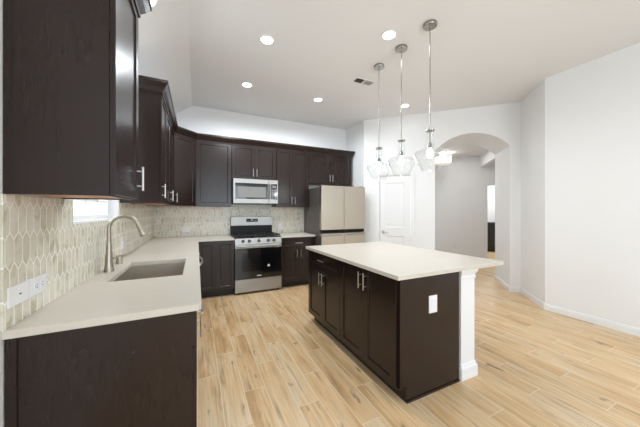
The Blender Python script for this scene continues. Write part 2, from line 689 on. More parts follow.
# ------------------------------------------------------------------ doors
def panel_door(bm, x0, x1, y0, y1, z0, z1, panels, depth=0.010, chamf=0.012):
    """slab whose front face (at y0, facing -y) has sunk panels [(px0,px1,pz0,pz1)...] one above another"""
    ym = y0 + depth
    box(bm, x0, x1, ym, y1, z0, z1)
    px0, px1 = panels[0][0], panels[0][1]
    e = 0.0004
    box(bm, x0, px0, y0, ym + e, z0, z1)
    box(bm, px1, x1, y0, ym + e, z0, z1)
    zs = [z0]
    for pp in panels:
        zs += [pp[2], pp[3]]
    zs.append(z1)
    for i in range(0, len(zs), 2):
        box(bm, px0, px1, y0, ym + e, zs[i], zs[i + 1])
    for (a_, c_, d_, e_) in panels:     # chamfer strips round the sunk field
        o4 = [(a_, d_), (c_, d_), (c_, e_), (a_, e_)]
        i4 = [(a_ + chamf, d_ + chamf), (c_ - chamf, d_ + chamf), (c_ - chamf, e_ - chamf), (a_ + chamf, e_ - chamf)]
        O = [bm.verts.new((xx, y0 + 0.003, zz_)) for xx, zz_ in o4]
        I = [bm.verts.new((xx, ym - 0.0002, zz_)) for xx, zz_ in i4]
        for k in range(4):
            j = (k + 1) % 4
            bm.faces.new((O[k], O[j], I[j], I[k]))


def shaker(w, h, t=0.020, rail=0.058):
    """door/drawer face: x centred, z from 0, back at y=0, front at y=-t"""
    b_ = B()
    if h < 0.2:
        rail_z = 0.036
    else:
        rail_z = rail
    panel_door(b_, -w / 2, w / 2, -t, 0, 0, h, [(-w / 2 + rail, w / 2 - rail, rail_z, h - rail_z)], depth=0.009, chamf=0.006)
    return b_


def pull(parent, x, z, vertical=True, L=0.135, out=0.026):
    """bar pull on a face at local y=0 of its parent, bar at y=-out"""
    b_ = B()
    h = L / 2
    if vertical:
        cyl(b_, (x, -out, z - h), (x, -out, z + h), 0.0058, seg=12)
        for s in (-1, 1):
            cyl(b_, (x, 0, z + s * h * 0.62), (x, -out, z + s * h * 0.62), 0.0045, seg=10)
    else:
        cyl(b_, (x - h, -out, z), (x + h, -out, z), 0.0058, seg=12)
        for s in (-1, 1):
            cyl(b_, (x + s * h * 0.62, 0, z), (x + s * h * 0.62, -out, z), 0.0045, seg=10)
    return mk('handle', b_, 'nickel', parent, smooth=True)


def face(parent, name, xc, yf, z0, w, h, handle=None):
    """add a shaker front on the carcass front plane y=yf; handle=(x,z,vertical) relative to the face"""
    b_ = shaker(w, h)
    o = mk(name, b_, 'wood', parent)
    o.location = (xc, yf, z0)
    if handle:
        hb = pull(o, handle[0], handle[1], handle[2])
        hb.location = (0, -0.020, 0)
    return o


GAP = 0.0035


def upper_cabinet(label, loc, rz, w, z0, z1, depth, doors, group=None, name='wall_cabinet'):
    """local: back at y=0, front -y; doors: list of handle side ('l','r',None)"""
    t = thing(name, label, 'cabinet', (loc[0], loc[1], z0), rz, group)
    H = z1 - z0
    b_ = B()
    box(b_, -w / 2, w / 2, -depth, -0.002, 0.012, H)
    mk('carcass', b_, 'wood', t)
    b_ = B()
    box(b_, -w / 2 + 0.016, w / 2 - 0.016, -depth + 0.02, -0.004, 0.006, 0.012)
    mk('bottom_panel', b_, 'raw', t)
    b_ = B()
    box(b_, -w / 2, -w / 2 + 0.016, -depth, -0.002, 0.0, 0.012)
    box(b_, w / 2 - 0.016, w / 2, -depth, -0.002, 0.0, 0.012)
    box(b_, -w / 2 + 0.016, w / 2 - 0.016, -depth, -depth + 0.02, 0.0, 0.012)
    mk('bottom_rail', b_, 'wood', t)
    n_ = len(doors)
    dw = (w - 0.008) / n_
    for i, side in enumerate(doors):
        xc = -w / 2 + 0.004 + dw * (i + 0.5)
        ww = dw - GAP
        hh = H - 0.02
        hd = None
        if side:
            hd = ((ww / 2 - 0.03) * (1 if side == 'r' else -1), 0.115, True)
        face(t, 'door', xc, -depth - 0.001, 0.006, ww, hh, hd)
    return t


# ------------------------------------------------------------------ upper cabinets
UZ0, UZ1 = 1.410, 2.487
UD = 0.305
t = upper_cabinet('dark wall cabinet nearest the viewer, left of the sink window', (XW, 1.560), PI / 2, 0.47, UZ0 - 0.012, UZ1, UD, ['r'], 'dark wall cabinets')
bx('face_strip', 'wood', t, -0.2365, -0.235, -0.024, -0.002, 0.0, 1.067)
# crown of the near cabinet
CROWN = [(0.0, -0.035), (0.006, -0.035), (0.008, -0.012), (0.030, 0.018), (0.050, 0.050), (0.056, 0.056), (0.056, 0.083), (0.0, 0.083)]


def sweep(path, prof, closed=False):
    """path: list of (x,y), profile (out, z); 'out' grows to the right-hand side of the path"""
    b_ = B()
    rings = []
    n_ = len(path)
    P_ = [Vector(p) for p in path]
    for i in range(n_):
        if i == 0:
            d_ = (P_[1] - P_[0]).normalized()
            nn = Vector((d_.y, -d_.x))
        elif i == n_ - 1:
            d_ = (P_[-1] - P_[-2]).normalized()
            nn = Vector((d_.y, -d_.x))
        else:
            d1 = (P_[i] - P_[i - 1]).normalized()
            d2 = (P_[i + 1] - P_[i]).normalized()
            n1 = Vector((d1.y, -d1.x))
            n2 = Vector((d2.y, -d2.x))
            nn = (n1 + n2) / (1 + n1.dot(n2))
        rings.append([b_.verts.new((P_[i].x + nn.x * o_, P_[i].y + nn.y * o_, z_)) for o_, z_ in prof])
    for a_, c_ in zip(rings, rings[1:]):
        for k in range(len(prof)):
            j = (k + 1) % len(prof)
            b_.faces.new((a_[k], a_[j], c_[j], c_[k]))
    b_.faces.new(rings[0])
    b_.faces.new(rings[-1])
    return b_


# local path round the near cabinet: left end, front, right end (out = away from box)
D2 = UD + 0.022
b = sweep([(-0.236, -0.002), (-0.236, -D2), (0.236, -D2), (0.236, -0.002)][::-1], [(o_, z_ + 1.094) for o_, z_ in CROWN])
# reversed path runs right->left along the front, so the right-hand side must be checked
c_avg = sum((v_.co.y for v_ in b.verts), 0) / len(b.verts)
if min(v_.co.y for v_ in b.verts) > -D2 - 0.01:
    b.free()
    b = sweep([(-0.236, -0.002), (-0.236, -D2), (0.236, -D2), (0.236, -0.002)], [(o_, z_ + 1.094) for o_, z_ in CROWN])
mk('crown_molding', b, 'wood', t)

upper_cabinet('narrow single-door wall cabinet just beyond the sink window, with its side panel in view', (XW, 3.10), PI / 2, 0.46, UZ0, UZ1, UD, ['l'], 'dark wall cabinets')
upper_cabinet('two-door dark wall cabinet on the left wall next to the corner cabinet', (XW, 3.805), PI / 2, 0.945, UZ0, UZ1, UD, ['r', 'l'], 'dark wall cabinets')
# diagonal corner cabinet (pentagon body, one angled door)
t = thing('corner_wall_cabinet', 'dark wall cabinet set diagonally across the corner, one angled door', 'cabinet', (XW, YB, UZ0), 0, 'dark wall cabinets')
cw = 0.608
b = B()
prism(b, [(0.002, -0.002), (0.002, -cw), (UD, -cw), (cw, -UD), (cw, -0.002)], 0.012, UZ1 - UZ0)
mk('carcass', b, 'wood', t)
b = B()
prism(b, [(0.02, -0.02), (0.02, -cw + 0.016), (UD - 0.01, -cw + 0.016), (cw - 0.016, -UD + 0.01), (cw - 0.016, -0.02)], 0.004, 0.012)
mk('bottom_panel', b, 'raw', t)
dl = math.hypot(cw - UD, cw - UD)
b = shaker(dl - 0.03, UZ1 - UZ0 - 0.02)
o = mk('door', b, 'wood', t)
o.location = ((UD + cw) / 2 + 0.0008, -(UD + cw) / 2 - 0.0008, 0.006)
o.rotation_euler = (0, 0, PI / 4)
hb = pull(o, -(dl / 2 - 0.045), 0.115, True)
hb.location = (0, -0.020, 0)

xa, xb_, xc_, xd_, xe_ = -0.020, 0.530, 1.303, 1.945, 2.905
upper_cabinet('wide single-door wall cabinet left of the microwave', ((xa + xb_) / 2, YB), 0, xb_ - xa - 0.003, UZ0, UZ1, UD, [None], 'dark wall cabinets')
upper_cabinet('short two-door wall cabinet above the microwave', ((xb_ + xc_) / 2, YB), 0, xc_ - xb_ - 0.003, 1.882, UZ1, UD, ['r', 'l'], 'dark wall cabinets')
upper_cabinet('tall two-door wall cabinet between microwave and refrigerator', ((xc_ + xd_) / 2, YB), 0, xd_ - xc_ - 0.003, UZ0, UZ1, UD, ['r', 'l'], 'dark wall cabinets')
upper_cabinet('wide low two-door wall cabinet above the refrigerator', ((xd_ + xe_) / 2, YB), 0, xe_ - xd_ - 0.003, 1.868, UZ1, UD, ['r', 'l'], 'dark wall cabinets')
# continuous crown along the far run
fy_ = YB - D2
fx_ = XW + D2
k_ = 0.009
path = [(XW + 0.003, 2.868), (fx_, 2.868), (fx_, YB - cw - k_), (XW + cw + k_, fy_), (xe_ + 0.002, fy_), (xe_ + 0.002, YB - 0.003)]
b = sweep(path, [(o_, z_ + UZ1) for o_, z_ in CROWN])
tag(mk('crown_molding', b, 'wood'), 'dark crown molding running along the tops of the far cabinets to the refrigerator', 'molding')


# ------------------------------------------------------------------ base cabinets
def base_cabinet(label, loc, rz, w, depth, fronts, group=None, end=None, name='base_cabinet', toe=0.10, toe_in=0.075, hollow=False):
    """fronts: list of (kind, x0, x1, z0, z1, handle) in local coordinates"""
    t_ = thing(name, label, 'cabinet', (loc[0], loc[1], 0), rz, group)
    b_ = B()
    if hollow:
        H_ = TOP - 0.031
        box(b_, -w / 2, w / 2, -depth, -0.004, toe, toe + 0.018)
        box(b_, -w / 2, -w / 2 + 0.018, -depth, -0.004, toe + 0.018, H_)
        box(b_, w / 2 - 0.018, w / 2, -depth, -0.004, toe + 0.018, H_)
        box(b_, -w / 2 + 0.018, w / 2 - 0.018, -depth, -depth + 0.018, toe + 0.018, H_)
    else:
        box(b_, -w / 2, w / 2, -depth, -0.004, toe, TOP - 0.031)
    mk('carcass', b_, 'wood', t_)
    b_ = B()
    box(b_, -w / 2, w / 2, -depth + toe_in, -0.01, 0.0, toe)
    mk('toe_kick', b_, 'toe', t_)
    for kind, x0, x1, z0, z1, hd in fronts:
        face(t_, kind, (x0 + x1) / 2, -depth - 0.001, z0, x1 - x0 - GAP, z1 - z0 - GAP, hd)
    return t_


BD = 0.608                       # carcass depth so the door face sits at x = 0
ZD0, ZT = 0.105, TOP - 0.035
ZDR = 0.70                       # drawer line


def dh(w, side, h, z=None):
    return ((w / 2 - 0.035) * (1 if side == 'r' else -1), h - 0.105 if z is None else z, True)


# left run
w = 0.51
t = base_cabinet('dark base cabinet at the near end of the left worktop, plain end panel showing', (XW, 1.345 + w / 2), PI / 2, w, BD,
                 [('drawer', -w / 2 + 0.002, w / 2, ZDR, ZT, (0, 0.085, False)), ('door', -w / 2 + 0.002, w / 2, ZD0, ZDR, dh(w, 'r', ZDR - ZD0))], 'dark base cabinets')
bx('end_panel', 'wood', t, -w / 2 - 0.012, -w / 2 - 0.0005, -BD - 0.001, -0.004, 0.0, TOP - 0.031)
bx('scribe_strip', 'wood', t, -w / 2 - 0.018, -w / 2 - 0.0125, -0.035, -0.004, 0.0, TOP - 0.031)
w = 0.90
base_cabinet('sink base cabinet below the undermount sink', (XW, 1.858 + w / 2), PI / 2, w, BD,
             [('false_front', -w / 2, w / 2, ZDR, ZT, None), ('door', -w / 2, 0, ZD0, ZDR, dh(w / 2, 'r', ZDR - ZD0)), ('door', 0, w / 2, ZD0, ZDR, dh(w / 2, 'l', ZDR - ZD0))], 'dark base cabinets', hollow=True)
# dishwasher
t = thing('dishwasher', 'dishwasher under the left worktop beyond the sink, curved bar handle', 'dishwasher', (XW, 2.765 + 0.3, 0), PI / 2)
bx('body', 'dkgrey', t, -0.298, 0.298, -0.585, -0.01, 0.02, TOP - 0.034)
bx('door', 'black', t, -0.297, 0.297, -0.628, -0.586, 0.105, TOP - 0.036, bev=0.004)
b = B()
pts = [(-0.24, -0.628, 0.80)] + [(-0.24 + 0.48 * i / 12, -0.628 - 0.052 * math.sin(PI * min(1, max(0, (i + 0.6) / 13.2))) ** 0.35, 0.80) for i in range(13)] + [(0.24, -0.628, 0.80)]
tube(b, pts, 0.011, 10)
mk('handle', b, 'nickel', t, smooth=True)
w = 0.53
base_cabinet('dark base cabinet on the left wall between dishwasher and corner', (XW, 3.37 + w / 2), PI / 2, w, BD,
             [('drawer', -w / 2, w / 2, ZDR, ZT, (0, 0.085, False)), ('door', -w / 2, w / 2, ZD0, ZDR, dh(w, 'l', ZDR - ZD0))], 'dark base cabinets')
# back run, left of the range: blind corner cabinet with two narrow doors
FX0, FX1 = 0.012, 0.532
t = thing('corner_base_cabinet', 'dark base cabinet left of the range with two tall narrow doors', 'cabinet', ((XW + FX1) / 2, YB, 0), 0, 'dark base cabinets')
hw_ = (FX1 - XW) / 2
bx('carcass', 'wood', t, -hw_ + 0.004, hw_, -0.608, -0.004, 0.10, TOP - 0.031)
bx('toe_kick', 'toe', t, -hw_ + 0.004, hw_, -0.55, -0.01, 0.0, 0.10)
xm = (XW + FX1) / 2
for x0, x1 in ((FX0, 0.268), (0.268, FX1)):
    face(t, 'door', (x0 + x1) / 2 - xm, -0.609, ZD0, x1 - x0 - GAP, ZT - ZD0 - GAP)
w = 0.632
base_cabinet('dark base cabinet right of the range with one drawer above two doors', (1.304 + w / 2, YB), 0, w, BD,
             [('drawer', -w / 2, w / 2, ZDR, ZT, (0, 0.075, False)), ('door', -w / 2, 0, ZD0, ZDR, dh(w / 2, 'r', ZDR - ZD0)), ('door', 0, w / 2, ZD0, ZDR, dh(w / 2, 'l', ZDR - ZD0))], 'dark base cabinets')

# ------------------------------------------------------------------ worktops
CX = XW + 0.649
CY = YB - 0.649
SKX0, SKX1, SKY0, SKY1 = -0.494, -0.088, 1.960, 2.622
zt, zb = TOP, TOP - 0.030


def slab_with_hole(outer, hole):
    b_ = B()
    def ring(pts, z):
        return [b_.verts.new((x_, y_, z)) for x_, y_ in pts]
    from mathutils.geometry import tessellate_polygon
    allp = outer + hole
    tris = tessellate_polygon([[Vector((x_, y_, 0)) for x_, y_ in outer], [Vector((x_, y_, 0)) for x_, y_ in hole]])
    T = ring(allp, zt)
    Bo = ring(allp, zb)
    for tr in tris:
        b_.faces.new([T[i] for i in tr])
        b_.faces.new([Bo[i] for i in tr][::-1])
    for base, n_ in ((0, len(outer)), (len(outer), len(hole))):
        for i in range(n_):
            j = (i + 1) % n_
            b_.faces.new((T[base + i], T[base + j], Bo[base + j], Bo[base + i]))
    return b_


hole = [(SKX0, SKY0), (SKX1, SKY0), (SKX1, SKY1), (SKX0, SKY1)]
outer = [(XW + 0.002, 1.316), (CX - 0.012, 1.316), (CX, 1.328), (CX, CY - 0.02), (CX + 0.02, CY), (0.532, CY), (0.532, YB - 0.002), (XW + 0.002, YB - 0.002)]
b = slab_with_hole(outer, hole)
o = tag(mk('worktop', b, 'quartz'), 'long white quartz worktop with the sink cut-out, turning the corner to the range', 'countertop', 'white quartz worktops')
b = B()
box(b, 1.302, 1.941, CY, YB - 0.002, zb, zt, 0.002)
tag(mk('worktop', b, 'quartz'), 'short white quartz worktop between the range and the refrigerator', 'countertop', 'white quartz worktops')

# backsplash
b = B()
t_ = 0.008
for y0, y1, z0, z1 in ((1.312, WY0, TOP, UZ0 - 0.013), (WY0, WY1, TOP, WZ0), (WY1, YB - t_, TOP, UZ0)):
    box(b, XW + 0.001, XW + t_, y0, y1, z0 + 0.001, z1 - 0.0005)
tag(mk('backsplash', b, 'picket_y'), 'cream picket tile backsplash on the left wall around the sink window', 'backsplash')
b = B()
box(b, XW + t_ + 0.0005, 1.945, YB - t_, YB - 0.001, TOP + 0.001, UZ0 - 0.0005)
tag(mk('backsplash', b, 'picket_x'), 'cream picket tile backsplash on the back wall behind the range', 'backsplash')

# ------------------------------------------------------------------ sink, faucet, soap dispenser
t = thing('kitchen_sink', 'undermount stainless steel single-bowl sink in the left worktop', 'sink', ((SKX0 + SKX1) / 2, (SKY0 + SKY1) / 2, TOP - 0.24))
b = B()
w2, l2, dp, th = (SKX1 - SKX0) / 2, (SKY1 - SKY0) / 2, 0.21, 0.0025
box(b, -w2 - 0.006, w2 + 0.006, -l2 - 0.006, l2 + 0.006, 0, th + 0.001)
for s in (-1, 1):
    box(b, s * (w2 + 0.004) - th, s * (w2 + 0.004) + th, -l2 - 0.006, l2 + 0.006, 0, dp - 0.001)
    box(b, -w2 - 0.006, w2 + 0.006, s * (l2 + 0.004) - th, s * (l2 + 0.004) + th, 0, dp - 0.001)
mk('bowl', b, 'sink', t)
b = B()
lathe(b, [(0, 0.006), (0.03, 0.006), (0.042, 0.0075), (0.042, 0.004), (0, 0.004)], 24)
mk('drain', b, 'nickel', t, smooth=True)

FXX, FYY = -0.566, 2.305
t = thing('kitchen_faucet', 'brushed nickel gooseneck pull-down faucet standing behind the sink', 'faucet', (FXX, FYY, TOP))
b = B()
lathe(b, [(0, 0), (0.031, 0), (0.031, 0.006), (0.028, 0.012), (0.024, 0.05), (0.021, 0.11), (0.0165, 0.18), (0.0135, 0.215), (0, 0.215)], 28)
mk('body', b, 'faucet', t, smooth=True)
b = B()
ra = 0.088
pts = [(0, 0, 0.205), (0, 0, 0.26), (0, 0, 0.305)]
for i in range(1, 17):
    a_ = PI * i / 16 * 0.90
    pts.append((ra - ra * math.cos(a_), 0, 0.305 + ra * math.sin(a_)))
tube(b, pts, 0.0128, 16)
mk('spout', b, 'faucet', t, smooth=True)
e_, e0 = Vector(pts[-1]), Vector(pts[-2])
dr = (e_ - e0).normalized()
b = B()
tube(b, [e_ - dr * 0.002, e_ + dr * 0.02, e_ + dr * 0.055, e_ + dr * 0.088, e_ + dr * 0.095], [0.0140, 0.0165, 0.0195, 0.0240, 0.021], 20)
mk('spray_head', b, 'faucet', t, smooth=True)
b = B()
cyl(b, (0.0, 0.012, 0.075), (0.0, 0.045, 0.078), 0.013, 0.011)
tube(b, [(0, 0.04, 0.078), (0.02, 0.052, 0.084), (0.055, 0.056, 0.098), (0.075, 0.056, 0.104)], [0.009, 0.0075, 0.0055, 0.005], 10)
mk('lever', b, 'faucet', t, smooth=True)
t = thing('air_gap_cap', 'short brushed nickel cylinder cap on the worktop right of the faucet', 'cap', (-0.572, 2.60, TOP))
b = B()
lathe(b, [(0, 0), (0.024, 0), (0.024, 0.004), (0.021, 0.008), (0.021, 0.062), (0.018, 0.068), (0, 0.068)], 24)
mk('cap', b, 'faucet', t, smooth=True)


# ------------------------------------------------------------------ outlets
def outlet(label, mw, w=0.072, h=0.116, kind='duplex', name='wall_outlet', group='wall outlets'):
    """local: plate in x,z centred, back at y=0 and front to -y"""
    b_ = B()
    box(b_, -w / 2, w / 2, -0.006, 0, -h / 2, h / 2, 0.0018)
    pl = mk(name, b_, 'plastic')
    tag(pl, label, 'outlet' if kind != 'switch' else 'wall plate', group)
    pl.matrix_world = mw
    horiz = w > h
    if kind == 'duplex':
        for s in (-1, 1):
            cx0, cz0 = (s * 0.022, 0) if horiz else (0, s * 0.022)
            rb = B()
            box(rb, cx0 - 0.0165, cx0 + 0.0165, -0.0085, -0.006, cz0 - 0.0165, cz0 + 0.0165, 0.001)
            r_ = mk('receptacle', rb, 'plastic', pl)
            sb = B()
            if horiz:
                for q_ in (-1, 1):
                    box(sb, cx0 - 0.002, cx0 + 0.007, -0.0092, -0.0085, q_ * 0.0065 - 0.0014, q_ * 0.0065 + 0.0014)
                box(sb, cx0 - 0.011, cx0 - 0.007, -0.0092, -0.0085, -0.002, 0.002)
            else:
                for q_ in (-1, 1):
                    box(sb, q_ * 0.0065 - 0.0014, q_ * 0.0065 + 0.0014, -0.0092, -0.0085, cz0 - 0.002, cz0 + 0.007)
                box(sb, -0.002, 0.002, -0.0092, -0.0085, cz0 - 0.011, cz0 - 0.007)
            mk('slot', sb, 'slot', r_)
    elif kind == 'switch':
        sb = B()
        if horiz:
            box(sb, -0.004, 0.004, -0.0105, -0.006, -0.002, 0.002)
        else:
            box(sb, -0.002, 0.002, -0.0105, -0.006, -0.004, 0.004)
        mk('connector', sb, 'slot', pl)
    elif kind == 'rocker':
        rb = B()
        box(rb, -0.018, 0.018, -0.0085, -0.006, -0.035, 0.035, 0.001)
        mk('receptacle', rb, 'plastic', pl)
    return pl


def at(x_, y_, z_, rz):
    return Matrix.Translation((x_, y_, z_)) @ Matrix.Rotation(rz, 4, 'Z')


outlet('white horizontal cover plate with one small dark connector, nearest on the left backsplash', at(XW + t_, 1.394, 1.018, PI / 2), 0.128, 0.076, 'switch', 'wall_plate')
outlet('white horizontal outlet on the left backsplash directly beside the connector plate', at(XW + t_, 1.527, 1.018, PI / 2), 0.128, 0.076)
outlet('white upright outlet on the left backsplash beyond the window behind the faucet', at(XW + t_, 2.91, 1.045, PI / 2))
outlet('white horizontal outlet on the back wall tile left of the range', at(-0.166, YB - t_, 1.02, 0), 0.116, 0.072)
outlet('white outlet on the back wall tile right of the range', at(1.47, YB - t_, 1.035, 0))
p_ = A(1.98, HM)
outlet('white outlet low on the hall wall seen through the arch', at(p_.x, p_.y, 0.42, -PI / 4))
# on the short angled wall between arch and right wall
p_ = Vector((XR + (E2.x - XR) * 0.62, YR + (E2.y - YR) * 0.62))
outlet('white outlet low on the angled wall right of the arch', at(p_.x, p_.y, 0.40, -PI * 3 / 4), kind='rocker')

# ------------------------------------------------------------------ range
t = thing('gas_range', 'stainless steel gas range with black oven door on the back wall', 'stove', (0.917, YB, 0))
W2 = 0.378
bx('body', 'dkgrey', t, -W2, W2, -0.625, -0.03, 0.035, 0.89)
bx('drawer', 'steel', t, -W2, W2, -0.668, -0.626, 0.035, 0.238, bev=0.004)
o = bx('oven_door', 'blackglass', t, -W2, W2, -0.668, -0.626, 0.245, 0.735, bev=0.004)
bx('window', 'display', o, -0.27, 0.27, -0.6692, -0.6675, 0.36, 0.66)
bx('badge', 'mark', o, -0.035, 0.035, -0.6705, -0.6678, 0.278, 0.292)
bx('sticker', 'mark', o, 0.14, 0.175, -0.6705, -0.6695, 0.42, 0.455)
o2 = bx('door_top_trim', 'steel', t, -W2, W2, -0.668, -0.626, 0.737, 0.795, bev=0.004)
b = B()
cyl(b, (-0.34, -0.715, 0.775), (0.34, -0.715, 0.775), 0.0135, seg=16)
for s in (-1, 1):
    cyl(b, (s * 0.315, -0.668, 0.775), (s * 0.315, -0.715, 0.775), 0.010, seg=12)
mk('handle', b, 'steel', o2, smooth=True)
b = B()
v0 = [b.verts.new((-W2, yy, zz_)) for yy, zz_ in ((-0.668, 0.800), (-0.655, 0.896), (-0.60, 0.900), (-0.60, 0.800))]
v1 = [b.verts.new((W2, yy, zz_)) for yy, zz_ in ((-0.668, 0.800), (-0.655, 0.896), (-0.60, 0.900), (-0.60, 0.800))]
b.faces.new(v0)
b.faces.new(v1)
for i in range(4):
    j = (i + 1) % 4
    b.faces.new((v0[i], v0[j], v1[j], v1[i]))
cp = mk('control_panel', b, 'steel', t)
for kx_ in (-0.255, -0.155, 0.0, 0.155, 0.250):
    b = B()
    cyl(b, (kx_, -0.660, 0.850), (kx_, -0.667, 0.849), 0.027, seg=24)
    cyl(b, (kx_, -0.667, 0.849), (kx_, -0.690, 0.846), 0.021, 0.018, seg=24)
    k = mk('knob', b, 'dkgrey', cp, smooth=True)
ct = bx('cooktop', 'black', t, -W2, W2, -0.640, -0.075, 0.892, 0.908, bev=0.003)
for gx in (-0.25, 0.0, 0.25):
    b = B()
    hw2 = 0.118
    for yy in (-0.60, -0.345, -0.10):
        box(b, gx - hw2, gx + hw2, yy - 0.006, yy + 0.006, 0.925, 0.940)
    for xx in (gx - hw2, gx + hw2):
        box(b, xx - 0.006, xx + 0.006, -0.606, -0.094, 0.925, 0.940)
    for xx in (gx - 0.04, gx + 0.04):
        box(b, xx - 0.005, xx + 0.005, -0.60, -0.10, 0.926, 0.9395)
    for xx in (gx - hw2, gx + hw2):
        for yy in (-0.595, -0.105):
            box(b, xx - 0.006, xx + 0.006, yy - 0.006, yy + 0.006, 0.907, 0.926)
    mk('grate', b, 'iron', ct)
for bx_, by_ in ((-0.25, -0.48), (-0.25, -0.21), (0, -0.345), (0.25, -0.48), (0.25, -0.21)):
    b = B()
    lathe(b, [(0, 0.908), (0.045, 0.908), (0.045, 0.915), (0.034, 0.917), (0.034, 0.923), (0, 0.923)], 20, bx_, by_)
    mk('burner', b, 'iron', ct, smooth=True)
bg = bx('backguard', 'steel', t, -W2 + 0.004, W2 - 0.004, -0.072, -0.012, 1.07, 1.228, bev=0.004)
bx('backguard_base', 'black', t, -W2 + 0.004, W2 - 0.004, -0.074, -0.012, 0.895, 1.068, bev=0.003)
bx('display', 'display', bg, -0.105, 0.105, -0.0745, -0.0715, 1.135, 1.195)
b = B()
for i in range(4):
    box(b, -0.085 + i * 0.022, -0.073 + i * 0.022, -0.0752, -0.0745, 1.150, 1.156)
    box(b, 0.02 + i * 0.022, 0.032 + i * 0.022, -0.0752, -0.0745, 1.150, 1.156)
box(b, -0.02, 0.012, -0.0752, -0.0745, 1.168, 1.182)
mk('display_print', b, 'mark', bg)
for sx_ in (-0.34, 0.34):
    for sy_ in (-0.59, -0.08):
        b = B()
        cyl(b, (sx_, sy_, 0.0), (sx_, sy_, 0.036), 0.018)
        mk('foot', b, 'black', t)

# ------------------------------------------------------------------ microwave
MZ = 1.462
t = thing('microwave_oven', 'stainless steel over-range microwave mounted below the short wall cabinet', 'microwave', (0.917, YB - 0.009, MZ))
bx('body', 'dkgrey', t, -0.379, 0.379, -0.40, -0.001, 0.0, 0.415)
d = bx('door', 'steel', t, -0.379, 0.208, -0.436, -0.401, 0.004, 0.415, bev=0.003)
o = bx('window', 'blackglass', d, -0.345, 0.200, -0.4385, -0.4355, 0.078, 0.345, bev=0.001)
bx('window_mesh', 'greyglass', o, -0.300, 0.165, -0.4395, -0.438, 0.105, 0.285)
b = B()
cyl(b, (0.228, -0.470, 0.075), (0.228, -0.470, 0.350), 0.011, seg=14)
for zz_ in (0.095, 0.33):
    cyl(b, (0.228, -0.436, zz_), (0.228, -0.470, zz_), 0.008, seg=10)
pnl = bx('control_panel', 'steel', t, 0.211, 0.379, -0.436, -0.401, 0.004, 0.415, bev=0.003)
bx('keypad', 'blackglass', pnl, 0.255, 0.365, -0.4385, -0.4355, 0.078, 0.345, bev=0.001)
bb_ = B()
box(bb_, 0.275, 0.345, -0.4392, -0.4384, 0.285, 0.32)
mk('clock', bb_, 'greyglass', pnl)
for i in range(3):
    for j in range(5):
        bx('key', 'mark', pnl, 0.276 + i * 0.028, 0.288 + i * 0.028, -0.4392, -0.4384, 0.10 + j * 0.033, 0.108 + j * 0.033)
mk('handle', b, 'steel', d, smooth=True)
bx('bottom_vent', 'black', t, -0.36, 0.36, -0.39, -0.03, -0.006, 0.0)

# ------------------------------------------------------------------ refrigerator
t = thing('refrigerator', 'stainless steel four-door refrigerator at the end of the back wall', 'refrigerator', (2.415, YB - 0.02, 0))
FWH = 0.457
bx('cabinet_body', 'dkgrey', t, -FWH + 0.004, FWH - 0.004, -0.755, -0.02, 0.03, 1.765, bev=0.004)
FYF = -0.838
for s, nm in ((-1, 'l'), (1, 'r')):
    x0, x1 = (-FWH, -0.0045) if s < 0 else (0.0045, FWH)
    dd_ = bx('upper_door', 'fridge', t, x0, x1, FYF, -0.762, 1.003, 1.785, bev=0.0025)
    dl_ = bx('lower_door', 'fridge', t, x0, x1, FYF, -0.762, 0.05, 0.935, bev=0.0025)
    b = B()
    box(b, x0 + 0.04 * (s > 0) + 0.02, x1 - 0.04 * (s < 0) - 0.02, FYF - 0.034, FYF - 0.016, 0.890, 0.912, 0.003)
    box(b, x0 + 0.05, x0 + 0.07, FYF - 0.017, FYF, 0.892, 0.910)
    box(b, x1 - 0.07, x1 - 0.05, FYF - 0.017, FYF, 0.892, 0.910)
    mk('handle', b, 'steel', dl_)
    if s > 0:
        bx('badge', 'nickel', dd_, 0.36, 0.41, FYF - 0.002, FYF - 0.0001, 1.715, 1.724)
bx('middle_channel', 'black', t, -FWH + 0.006, FWH - 0.006, -0.815, -0.756, 0.946, 1.002)
for s in (-1, 1):
    b = B()
    box(b, s * 0.41 - 0.035, s * 0.41 + 0.035, -0.80, -0.70, 1.7855, 1.797, 0.003)
    mk('hinge_cover', b, 'dkgrey', t)
bx('gap_shade', 'black', t, -0.0044, 0.0044, -0.80, -0.757, 0.05, 1.78)  # black strip added to darken the gap between the doors
bx('kick_grille', 'black', t, -FWH + 0.02, FWH - 0.02, -0.76, -0.04, 0.0, 0.03)

# ------------------------------------------------------------------ island
IX, IY0, IY1 = 1.195, 1.306, 2.910
IF = 1.232                       # door faces
ICX = IF + 0.021                 # carcass front
IBX = 1.858                      # island body back
ID = IBX - ICX
w = 0.765
ya = 1.372
for k, (yc, lab, fr) in enumerate((
    (ya + w / 2, 'island base cabinet nearest the viewer with two full-height doors', None),
    (ya + w + 0.002 + w / 2, 'island base cabinet at the far end with a drawer above two doors', 'dr'))):
    if fr is None:
        hgt = ZT - ZD0
        fronts = [('door', -w / 2, 0, ZD0, ZT, dh(w / 2, 'r', hgt)), ('door', 0, w / 2, ZD0, ZT, dh(w / 2, 'l', hgt))]
    else:
        hgt = ZDR - ZD0
        fronts = [('drawer', -w / 2, w / 2, ZDR, ZT, (0, 0.09, False)), ('door', -w / 2, 0, ZD0, ZDR, dh(w / 2, 'r', hgt)), ('door', 0, w / 2, ZD0, ZDR, dh(w / 2, 'l', hgt))]
    base_cabinet(lab, (IBX, yc), -PI / 2, w, ID, fronts, 'island base cabinets', name='island_cabinet', toe_in=0.058)
